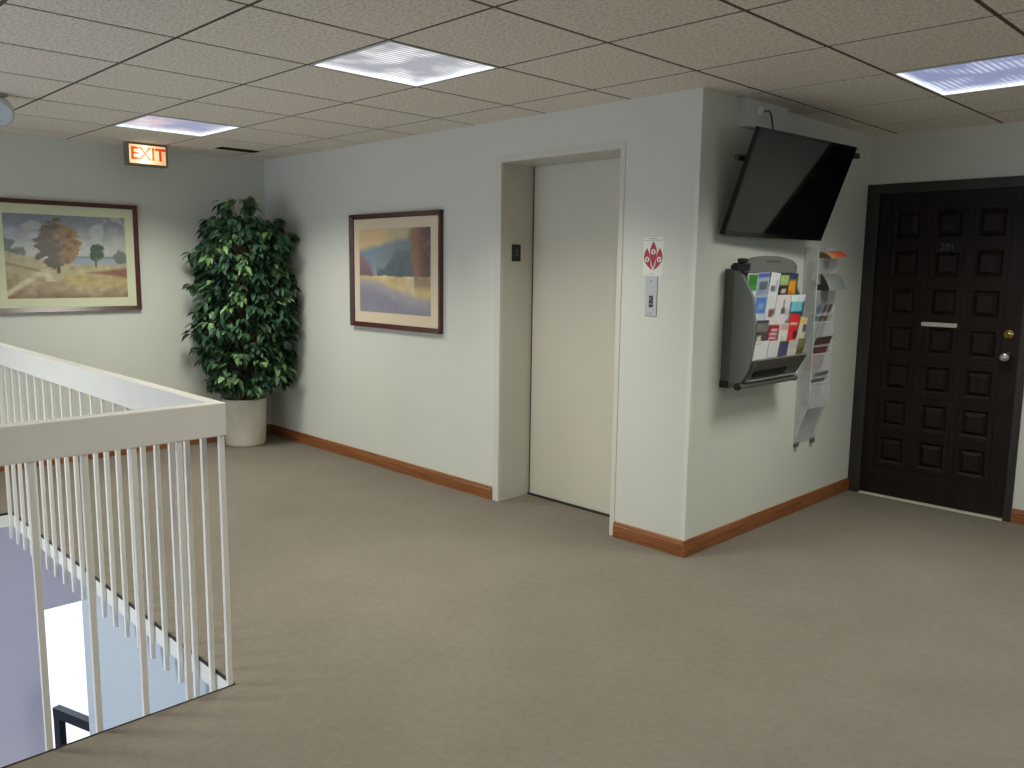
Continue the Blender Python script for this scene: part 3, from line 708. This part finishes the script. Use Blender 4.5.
# arched header
ha = [(RY0+.015, 1.525)]+[(RY0+.015+(RY1-RY0-.03)*k/16, 1.568+.05*math.sin(math.pi*k/16)**.5) for k in range(17)]+[(RY1-.015, 1.525)]
hd = MB(); hd.prism(ha, lambda u, v, d: (d, u, v), .085, .112); hd.build('header', M['grey'], t)
MB().box((.112, .52, 1.582), (.1135, .68, 1.596), bev=.0005).build('header_slot', M['greyd'], t)
fp = MB()
fp.prism([(.10, .925), (.135, .93), (.208, 1.06), (.2, 1.066), (.10, 1.02)], lambda u, v, d: (u, d, v), RY0+.024, RY1-.024); fp.build('front_panel', M['greyd'], t)
MB().prism([(.155, .963), (.16, .961), (.18, .998), (.175, 1.0)], lambda u, v, d: (u, d, v), RY0+.06, RY1-.2).build('panel_groove', M['black'], t)
MB().tube([(.118, RY0-.012, .915), (.118, RY1+.012, .915)], .017, 14).build('bottom_bar', M['grey'], t)
for y in (RY0-.024, RY1+.006): MB().lathe([(.001, 0), (.019, .001), (.021, .009), (.019, .017), (.001, .018)], (.118, y, .915), 'y', 18).build('bottom_knob', M['black'], t)
for y in (RY0-.002, ): MB().box((.05, y-.012, 1.535), (.125, y+.05, 1.575), bev=.006).box((.07, y, 1.575), (.115, y+.04, 1.60), bev=.006).lathe([(.012, 0), (.012, -.016), (.003, -.017)], (.06, y-.01, 1.555), 'y', 12).build('top_clamp', M['black'], t)
MB().box((.0, RY0-.008, .9), (.05, RY0+.03, .94), bev=.004).build('bottom_clamp', M['black'], t)
# pocket dividers
ROWS = [1.522, 1.402, 1.28, 1.162]          # visible tops
for k, zt in enumerate(ROWS):
    lip = zt-.12 if k < 3 else 1.05
    MB().box((.1, RY0+.022, lip-.105), (curve_x(lip)-.012, RY1-.022, lip-.1)).build('pocket', M['acrylic'], t)
# brochures, each its own thing
def blocks(bg, items):
    def f(u, v):
        c = bg
        for (u0, v0, u1, v1, cc) in items:
            if u0 <= u <= u1 and v0 <= v <= v1:
                nn = nz(u*5, v*5, 3, u0*9+v0*5); c = tuple(max(0, min(255, x*(1+.12*nn))) for x in cc)
        return c
    return f
def brochure(name, label, y, w, ztop, h, lean, fn, x=None, dz=0, rot=0, group='brochures in the grey rack'):
    xt = (curve_x(ztop)+.004 if x is None else x); xb = xt-.012+lean
    zt, zb_ = ztop+dz, ztop+dz-h
    xb = max(.104, xt - .02)
    root = Vector((xb, y, zb_))
    mb = MB(); nxx, nyy = 10, 18; vs = []; cols = []
    ca, sa = math.cos(rot), math.sin(rot)
    for s_ in (0, 1):
        for j in range(nyy+1):
            for i in range(nxx+1):
                u, v = i/nxx, j/nyy
                py, pz = (u-.5)*w, (v-.5)*h
                py, pz = py*ca-pz*sa, py*sa+pz*ca
                xx = xb+(xt-xb)*v+.004*math.sin(math.pi*u)-.003*s_
                vs.append((xx, y+w/2+py, zb_+h/2+pz)); cols.append(lin(fn(u, v)) if not s_ else lin((225, 225, 220)))
    N = (nxx+1)*(nyy+1)
    fs = [(j*(nxx+1)+i, j*(nxx+1)+i+1, (j+1)*(nxx+1)+i+1, (j+1)*(nxx+1)+i) for j in range(nyy) for i in range(nxx)]
    fs2 = [tuple(N+q for q in f[::-1]) for f in fs]
    ring = [i for i in range(nxx+1)]+[j*(nxx+1)+nxx for j in range(1, nyy+1)]+[nyy*(nxx+1)+i for i in range(nxx-1, -1, -1)]+[j*(nxx+1) for j in range(nyy-1, 0, -1)]
    fs3 = [(ring[k], N+ring[k], N+ring[(k+1) % len(ring)], ring[(k+1) % len(ring)]) for k in range(len(ring))]
    mb.add(vs, fs+fs2+fs3)
    o = mb.build(name, M['print'], origin=root)
    at = o.data.color_attributes.new('Col', 'FLOAT_COLOR', 'POINT')
    for k, c in enumerate(cols): at.data[k].color = (*c, 1)
    tag(o, label, 'brochure', group); return o
WH = (232, 234, 236)
y = RY0+.028
def row(k, items):
    yy = RY0+.024
    for (w, label, fn, dz, rot) in items:
        h = .20 if k < 3 else .125
        brochure('brochure', label, yy, w*1.05-.004, ROWS[k], h, 0, fn, dz=dz, rot=rot); yy += w*1.05
row(0, [
 (.105, 'green and white brochure at the left of the top rack row', blocks(WH, [(.04, .52, .98, .98, (62, 142, 62)), (.1, .6, .9, .7, (80, 160, 78))]), 0, .0),
 (.125, 'grey blue brochure with a blue title bar in the top row', blocks((168, 182, 204), [(0, .86, 1, .97, (86, 108, 196)), (.2, .5, .8, .75, (104, 112, 124)), (.1, .42, .9, .5, (150, 160, 186))]), .006, .05),
 (.105, 'mostly white brochure in the middle of the top row', blocks((224, 228, 232), [(.15, .5, .55, .62, (120, 122, 130)), (.6, .45, .85, .8, (190, 194, 200))]), .004, -.06),
 (.105, 'pale green and dark brochure in the top row', blocks((64, 52, 48), [(.05, .68, .95, .97, (166, 200, 128)), (.3, .45, .7, .58, (214, 196, 190))]), -.004, .0),
 (.105, 'orange and navy brochure at the right of the top row', blocks((96, 104, 60), [(0, .84, 1, 1, (58, 66, 110)), (.1, .42, .75, .8, (236, 160, 44)), (.1, .42, .4, .55, (226, 120, 40))]), 0, .04)])
row(1, [
 (.125, 'brochure with a blue picture in the second rack row', blocks((196, 206, 224), [(.05, .55, .95, .95, (90, 134, 206)), (.3, .62, .7, .8, (128, 166, 224)), (.0, .4, .4, .5, (222, 226, 200))]), 0, .0),
 (.1, 'white brochure with a brown figure in the second row', blocks((222, 222, 222), [(.25, .4, .75, .66, (138, 92, 76)), (.7, .5, .95, .65, (110, 110, 112))]), .0, .02),
 (.16, 'white brochure with a small dark figure in the second row', blocks((222, 218, 222), [(.44, .5, .58, .86, (120, 116, 124)), (.38, .48, .66, .62, (92, 88, 98)), (.68, .42, .95, .6, (204, 188, 192))]), .003, .0),
 (.16, 'turquoise and white brochure at the right of the second row', blocks((40, 84, 98), [(0, .78, 1, 1, (216, 230, 236)), (.05, .55, .88, .8, (116, 196, 212))]), .002, .0)])
row(2, [
 (.125, 'dark grey photo brochure at the left of the third row', blocks((70, 72, 70), [(.1, .72, .9, .9, (128, 128, 122)), (.2, .4, .5, .6, (196, 192, 184)), (.5, .45, .8, .7, (92, 80, 74))]), -.006, .0),
 (.115, 'dark red brochure with pale lettering lines in the third row', blocks((150, 36, 54), [(0, .84, 1, 1, (222, 216, 210)), (.25, .68, .8, .74, (224, 196, 198)), (.2, .58, .85, .63, (224, 196, 198)), (.2, .48, .85, .53, (220, 190, 192))]), -.008, -.05),
 (.1, 'white and lime green brochure in the third row', blocks((224, 222, 214), [(0, .22, 1, .5, (186, 202, 26)), (.1, .78, .9, .95, (206, 170, 168)), (.25, .55, .75, .66, (186, 206, 208))]), -.03, -.04),
 (.12, 'bright red brochure leaning in the third row', blocks((214, 46, 54), [(.2, .84, .75, .88, (240, 200, 196)), (.15, .7, .8, .745, (240, 196, 190)), (.15, .62, .85, .66, (240, 196, 190)), (.6, .3, .95, .5, (70, 40, 40))]), .018, -.05),
 (.085, 'cream brochure at the right of the third row', blocks((206, 200, 184), [(0, .8, .5, 1, (226, 186, 96)), (.5, .6, 1, .8, (96, 92, 92))]), -.004, -.12)])
row(3, [
 (.14, 'plain white leaflet at the left of the bottom row', blocks((230, 234, 234), [(.1, .88, .4, .92, (206, 190, 192))]), 0, .0),
 (.115, 'white leaflet with a thin grey line in the bottom row', blocks((222, 224, 226), [(.1, .2, .9, .23, (150, 152, 156))]), -.004, .0),
 (.1, 'purple navy brochure in the bottom row', blocks((78, 76, 112), [(.5, .3, .8, .36, (130, 128, 150))]), -.012, .0),
 (.105, 'pale grey leaflet in the bottom row', blocks((198, 198, 192), [(.1, .3, .9, .6, (208, 208, 204))]), -.012, .0),
 (.085, 'olive brochure at the right of the bottom row', blocks((122, 120, 82), [(.1, .3, .9, .6, (96, 92, 48))]), -.008, -.05)])

# ------------------------------------------------------------------ clear literature tower
AY0, AY1 = 1.19, 1.45
t = thing('literature_holder', 'tall clear acrylic leaflet holder on the wall beside the wooden door', 'leaflet holder', (0, 1.32, .46))
prof = [(.004, .455), (.03, .56), (.07, .68), (.086, .76), (.088, 1.68)]
for ya in (AY0, AY1-.004):
    MB().prism([(0, 1.685), (0, .455)]+prof, lambda u, v, d: (u, d, v), ya, ya+.004).build('side_panel', M['acrylic'], t)
MB().box((0.001, AY0, .455), (.004, AY1, 1.685)).build('back_panel', M['acrylic'], t)
sh = MB()
pf = prof[:4]+[(.088, .83)]
for a, b_ in zip(pf, pf[1:]):
    sh.add([(a[0], AY0, a[1]), (a[0], AY1, a[1]), (b_[0], AY1, b_[1]), (b_[0], AY0, b_[1])], [(0, 1, 2, 3)])
    sh.add([(a[0]-.003, AY0, a[1]), (a[0]-.003, AY1, a[1]), (b_[0]-.003, AY1, b_[1]), (b_[0]-.003, AY0, b_[1])], [(3, 2, 1, 0)])
sh.build('base_panel', M['acrylic'], t)
PZ = [.847, 1.03, 1.228, 1.42, 1.615]
for k, z in enumerate(PZ):
    bot = z-.155
    MB().box((.085, AY0+.004, bot), (.088, AY1-.004, z-.005)).box((.006, AY0+.004, bot-.003), (.088, AY1-.004, bot)).build('pocket', M['acrylic'], t)
    MB().box((.084, AY0+.003, z-.006), (.09, AY1-.003, z)).build('pocket_lip', M['acrylic_edge'], t)
ed = MB()
for ya in (AY0-.0005, AY1-.004):
    for a, b_ in zip(prof, prof[1:]):
        ed.prism([(a[0]-.001, a[1]), (b_[0]-.001, b_[1]), (b_[0]+.003, b_[1]), (a[0]+.003, a[1])], lambda u, v, d: (u, d, v), ya, ya+.0045)
ed.build('front_edges', M['acrylic_edge'], t)
for y in (AY0+.01, AY1-.03): MB().box((0, y-.01, .435), (.02, y+.03, .462), bev=.003).build('mounting_clip', M['greyd'], t)
def leaflet(label, y, w, pts, cols, twist=0):
    """pts: (x,z) spine from the pocket up and over the lip; sheet with thickness"""
    mb = MB(); vs = []; cc = []
    nn = len(pts); nu = 6
    for s_ in (0, .002):
        for i, (x, z) in enumerate(pts):
            for k in range(nu+1):
                u = k/nu
                vs.append((x-s_, y+u*w+twist*(i/(nn-1))*.03, z+s_*.3+twist*(u-.5)*.02*(i/(nn-1)))); cc.append(lin(cols(u, i/(nn-1))))
    N = nn*(nu+1)
    fs = [(i*(nu+1)+k, i*(nu+1)+k+1, (i+1)*(nu+1)+k+1, (i+1)*(nu+1)+k) for i in range(nn-1) for k in range(nu)]
    ring = list(range(nu+1))+[i*(nu+1)+nu for i in range(1, nn)]+[(nn-1)*(nu+1)+k for k in range(nu-1, -1, -1)]+[i*(nu+1) for i in range(nn-2, 0, -1)]
    mb.add(vs, fs+[tuple(N+q for q in f[::-1]) for f in fs]+[(ring[k], N+ring[k], N+ring[(k+1) % len(ring)], ring[(k+1) % len(ring)]) for k in range(len(ring))], smooth=False)
    o = mb.build('leaflet', M['print'], origin=(pts[0][0], y, pts[0][1]))
    at = o.data.color_attributes.new('Col', 'FLOAT_COLOR', 'POINT')
    for k, c in enumerate(cc): at.data[k].color = (*c, 1)
    return tag(o, label, 'leaflet', 'leaflets in the clear holder')
def arc(z0_, xr_=.06, up=.06, over=.10, droop=.02):
    p = [(.045, z0_-.13), (.05, z0_-.05), (.06, z0_+up*.5), (.078, z0_+up), (.105, z0_+up*1.05)]
    return p+[(.105+over*.5, z0_+up*1.0-droop*.4), (.105+over, z0_+up*.9-droop)]
leaflet('orange red leaflet flopping forward at the top of the clear holder', AY0+.02, .2, arc(1.612, up=.045, over=.055, droop=.03), lambda u, s_: mixc((206, 92, 56), (196, 170, 120), sst(.6, .0, u)*.8) if s_ > .35 else (200, 190, 170), 1)
leaflet('grey folded leaflet drooping from the second pocket of the holder', AY0+.02, .22, arc(1.42, up=.10, over=.055, droop=.085), lambda u, s_: mixc((120, 128, 126), (150, 152, 150), u if s_ < .8 else 1-u), .6)
leaflet('blue and black leaflet in the third pocket of the clear holder', AY0+.012, .2, [(.04, 1.12), (.07, 1.235), (.105, 1.335)], lambda u, s_: ((108, 140, 176) if u < .3 else (60, 56, 58) if int(u*6) % 2 else (176, 170, 166)), .2)
leaflet('dark red leaflet in the fourth pocket of the clear holder', AY0+.012, .215, [(.04, .92), (.07, 1.035), (.105, 1.135)], lambda u, s_: mixc((140, 66, 58), (92, 80, 70), s_*s_), .2)
leaflet('small pale grey card in the lowest filled pocket of the holder', AY0+.02, .2, [(.045, .74), (.07, .85), (.1, .915)], lambda u, s_: mixc((150, 156, 156), (120, 126, 124), u), .2)

# ------------------------------------------------------------------ ficus in a white pot
PX, PY = -4.235, -.365
t = thing('potted_ficus', 'tall leafy green ficus in a white pot in the far corner', 'potted plant', (PX, PY, 0))
pp = MB().lathe([(.0001, .0), (.163, .0), (.168, .01), (.175, .2), (.182, .385), (.187, .40), (.176, .402), (.168, .36), (.164, .345)], (PX, PY, 0), 'z', 40)
pp.build('pot', M['pot'], t)
MB().lathe([(.165, .33), (.12, .345), (.06, .35), (.0001, .352)], (PX, PY, 0), 'z', 24).build('soil', M['soil'], t)
rnd = random.Random(11)
CX, CY = -4.112, -.388
trk = MB(); brs = MB(); tips = []
for k in range(3):
    a = k*2.1+.4
    pts = [(PX+.03*math.cos(a), PY+.03*math.sin(a), .34)]
    for i in range(1, 9):
        f = i/8; pts.append((PX+(CX-PX)*f+.035*math.cos(a+f*5), PY+(CY-PY)*f+.035*math.sin(a+f*5), .34+1.45*f))
    trk.tube(pts, [.018-.011*i/8 for i in range(9)], 8)
trk.build('trunk', M['bark'], t)
lf = MB(); lcol = []
def leaf(p, d, ln, wd, col, roll):
    d = d.normalized(); side = d.cross(Vector((0, 0, 1)))
    side = side.normalized() if side.length > 1e-3 else Vector((1, 0, 0))
    side = Matrix.Rotation(roll, 3, d) @ side; up = side.cross(d)
    mid = [p, p+d*ln*.28+up*ln*.03, p+d*ln*.62+up*ln*.02, p+d*ln-up*ln*.10]
    ws = [.0, .5, .42, 0]
    vs = [mid[0], mid[1]-side*wd*ws[1]+up*wd*.16, mid[1], mid[1]+side*wd*ws[1]+up*wd*.16, mid[2]-side*wd*ws[2]+up*wd*.12, mid[2], mid[2]+side*wd*ws[2]+up*wd*.12, mid[3]]
    vs = [Vector((max(v.x, -L+.006), min(v.y, -.006), v.z)) for v in vs]
    lf.add(vs, [(0, 2, 1), (0, 3, 2), (1, 2, 5, 4), (2, 3, 6, 5), (4, 5, 7), (5, 6, 7)], 0, True)
    lcol.extend([col]*8)
def outline(z):     # crown half-width by height
    pts = [(.40, .14), (.48, .30), (.62, .36), (.85, .42), (1.0, .43), (1.2, .40), (1.45, .42), (1.68, .44), (1.8, .42), (1.9, .30), (1.97, .13), (2.1, .05)]
    for (a, wa), (b_, wb) in zip(pts, pts[1:]):
        if a <= z <= b_: return wa+(wb-wa)*(z-a)/(b_-a)
    return .04
lat = Vector((3.28, 6.51, 0)).normalized(); vw = Vector((6.51, -3.28, 0)).normalized()   # across / towards the hall
clusters = []
for k in range(620):
    z = rnd.uniform(.5, 1.9); w_ = outline(z)
    a = rnd.uniform(0, 2*math.pi); rr = w_*math.sqrt(rnd.uniform(.12, 1))
    c = Vector((CX, CY, z))+lat*rr*.94*math.cos(a)+vw*rr*.72*math.sin(a)
    clusters.append((c, rr/w_))
for k in range(9): clusters.append((Vector((CX, CY, 1.9+.02*k))+lat*rnd.uniform(-.16, .1)+vw*rnd.uniform(-.05, .1), .6))
clusters += [(Vector((CX, CY, 2.03))+lat*-.11, .7), (Vector((CX, CY, 2.06))+lat*.03, .7), (Vector((CX, CY, 2.02))+lat*.07, .7), (Vector((CX, CY, .97))+lat*-.43, .9), (Vector((CX, CY, 1.35))+lat*-.42, .9)]
for c, f in clusters:
    c = Vector((max(c.x, -L+.03), min(c.y, -.03), c.z))
    out_ = Vector((c.x-CX, c.y-CY, 0)); out_ = out_.normalized() if out_.length > .02 else vw.copy()
    if f > .45 and rnd.random() < .55:
        st = Vector((CX+.02, CY, max(.45, c.z-.16-.1*f)))
        md = st.lerp(c, .55)+Vector((0, 0, .05)); brs.tube([st, md, c], [.005, .004, .002], 5)
    nl = rnd.randint(5, 8)
    light = rnd.random() < .2  # pale clusters vary leaf tone and stand in for highlights on upper leaves
    for q in range(nl):
        a = rnd.uniform(0, 2*math.pi)
        d = (out_*.75+Vector((math.cos(a), math.sin(a), 0))*.8+Vector((0, 0, rnd.uniform(-1.3, -.3)))).normalized()
        g = rnd.uniform(.75, 1.25)
        base = (98, 130, 84) if light else (54, 86, 58) if rnd.random() < .6 else (40, 68, 50)
        col = lin(tuple(min(255, x*g) for x in base))
        leaf(c+Vector((rnd.uniform(-.035, .035), rnd.uniform(-.035, .035), rnd.uniform(-.02, .03))), d, rnd.uniform(.075, .11), rnd.uniform(.034, .048), col, rnd.uniform(-.5, .5))
brs.build('branches', M['bark'], t)
# low shoots in the pot
for k in range(9):
    a = rnd.uniform(0, 6.28); p = Vector((PX+.09*math.cos(a), PY+.09*math.sin(a), .36)); leaf(p, Vector((math.cos(a), math.sin(a), .7)), .07, .03, lin((120, 150, 50)), 0)
m = attr_mat('ficus_leaf', .5, .35); M['leaf'] = m
fo = lf.build('foliage', m, t)
at = fo.data.color_attributes.new('Col', 'FLOAT_COLOR', 'POINT')
for k, c in enumerate(lcol): at.data[k].color = (*c, 1)

# ------------------------------------------------------------------ daylight and camera
wd = bpy.data.worlds.new('daylight'); SC.world = wd; wd.use_nodes = True
bg = wd.node_tree.nodes['Background']; bg.inputs['Color'].default_value = (.84, .9, 1.04, 1); bg.inputs['Strength'].default_value = 3.0
def portal(loc, rot, sx, sy):
    la = bpy.data.lights.new('window_portal', 'AREA'); la.shape = 'RECTANGLE'; la.size = sx; la.size_y = sy; la.cycles.is_portal = True
    o = bpy.data.objects.new('window_portal', la); C.objects.link(o); o.location = loc; o.rotation_euler = rot; return o
portal(((WX0+WX1)/2, YB-.16, (WZ0+WZ1)/2), (R(90), 0, 0), WX1-WX0, WZ1-WZ0)     # faces +y
portal(((RX0+RX1)/2, YB-.16, (RZ0+RZ1)/2), (R(90), 0, 0), RX1-RX0, RZ1-RZ0)
portal((-L-T-.01, (VY0+VY1)/2, (ZL+VZ)/2), (0, R(-90), 0), VZ-ZL, VY1-VY0)        # faces +x

portal((XR+T+.01, (EY0+EY1)/2, (EZ0+EZ1)/2), (0, R(90), 0), EZ1-EZ0, EY1-EY0)     # faces -x

f_px, cx, cy, cz, yaw, pit, roll = 831.3009, 2.4099, -3.7059, 1.5325, 2.361, -.1385, .0129
fw_ = Vector((math.cos(yaw)*math.cos(pit), math.sin(yaw)*math.cos(pit), math.sin(pit)))
rt = Vector((math.sin(yaw), -math.cos(yaw), 0)); up = rt.cross(fw_)
r2 = rt*math.cos(roll)+up*math.sin(roll); u2 = -rt*math.sin(roll)+up*math.cos(roll)
cam = bpy.data.cameras.new('camera'); co = bpy.data.objects.new('camera', cam); C.objects.link(co)
cam.sensor_fit = 'HORIZONTAL'; cam.sensor_width = 36; cam.lens = f_px*36/1024; cam.clip_start = .05; cam.clip_end = 200
mm = Matrix((r2, u2, -fw_)).transposed().to_4x4(); mm.translation = Vector((cx, cy, cz)); co.matrix_world = mm
SC.camera = co
vs_ = SC.view_settings; vs_.view_transform = 'Standard'; vs_.look = 'None'; vs_.exposure = 0.0; vs_.gamma = 1.0; vs_.use_curve_mapping = False
SC.cycles.use_denoising = True; SC.cycles.max_bounces = 10; SC.cycles.diffuse_bounces = 6; SC.cycles.transparent_max_bounces = 16
for o in bpy.data.objects:
    if '_w' in o.keys(): del o['_w']
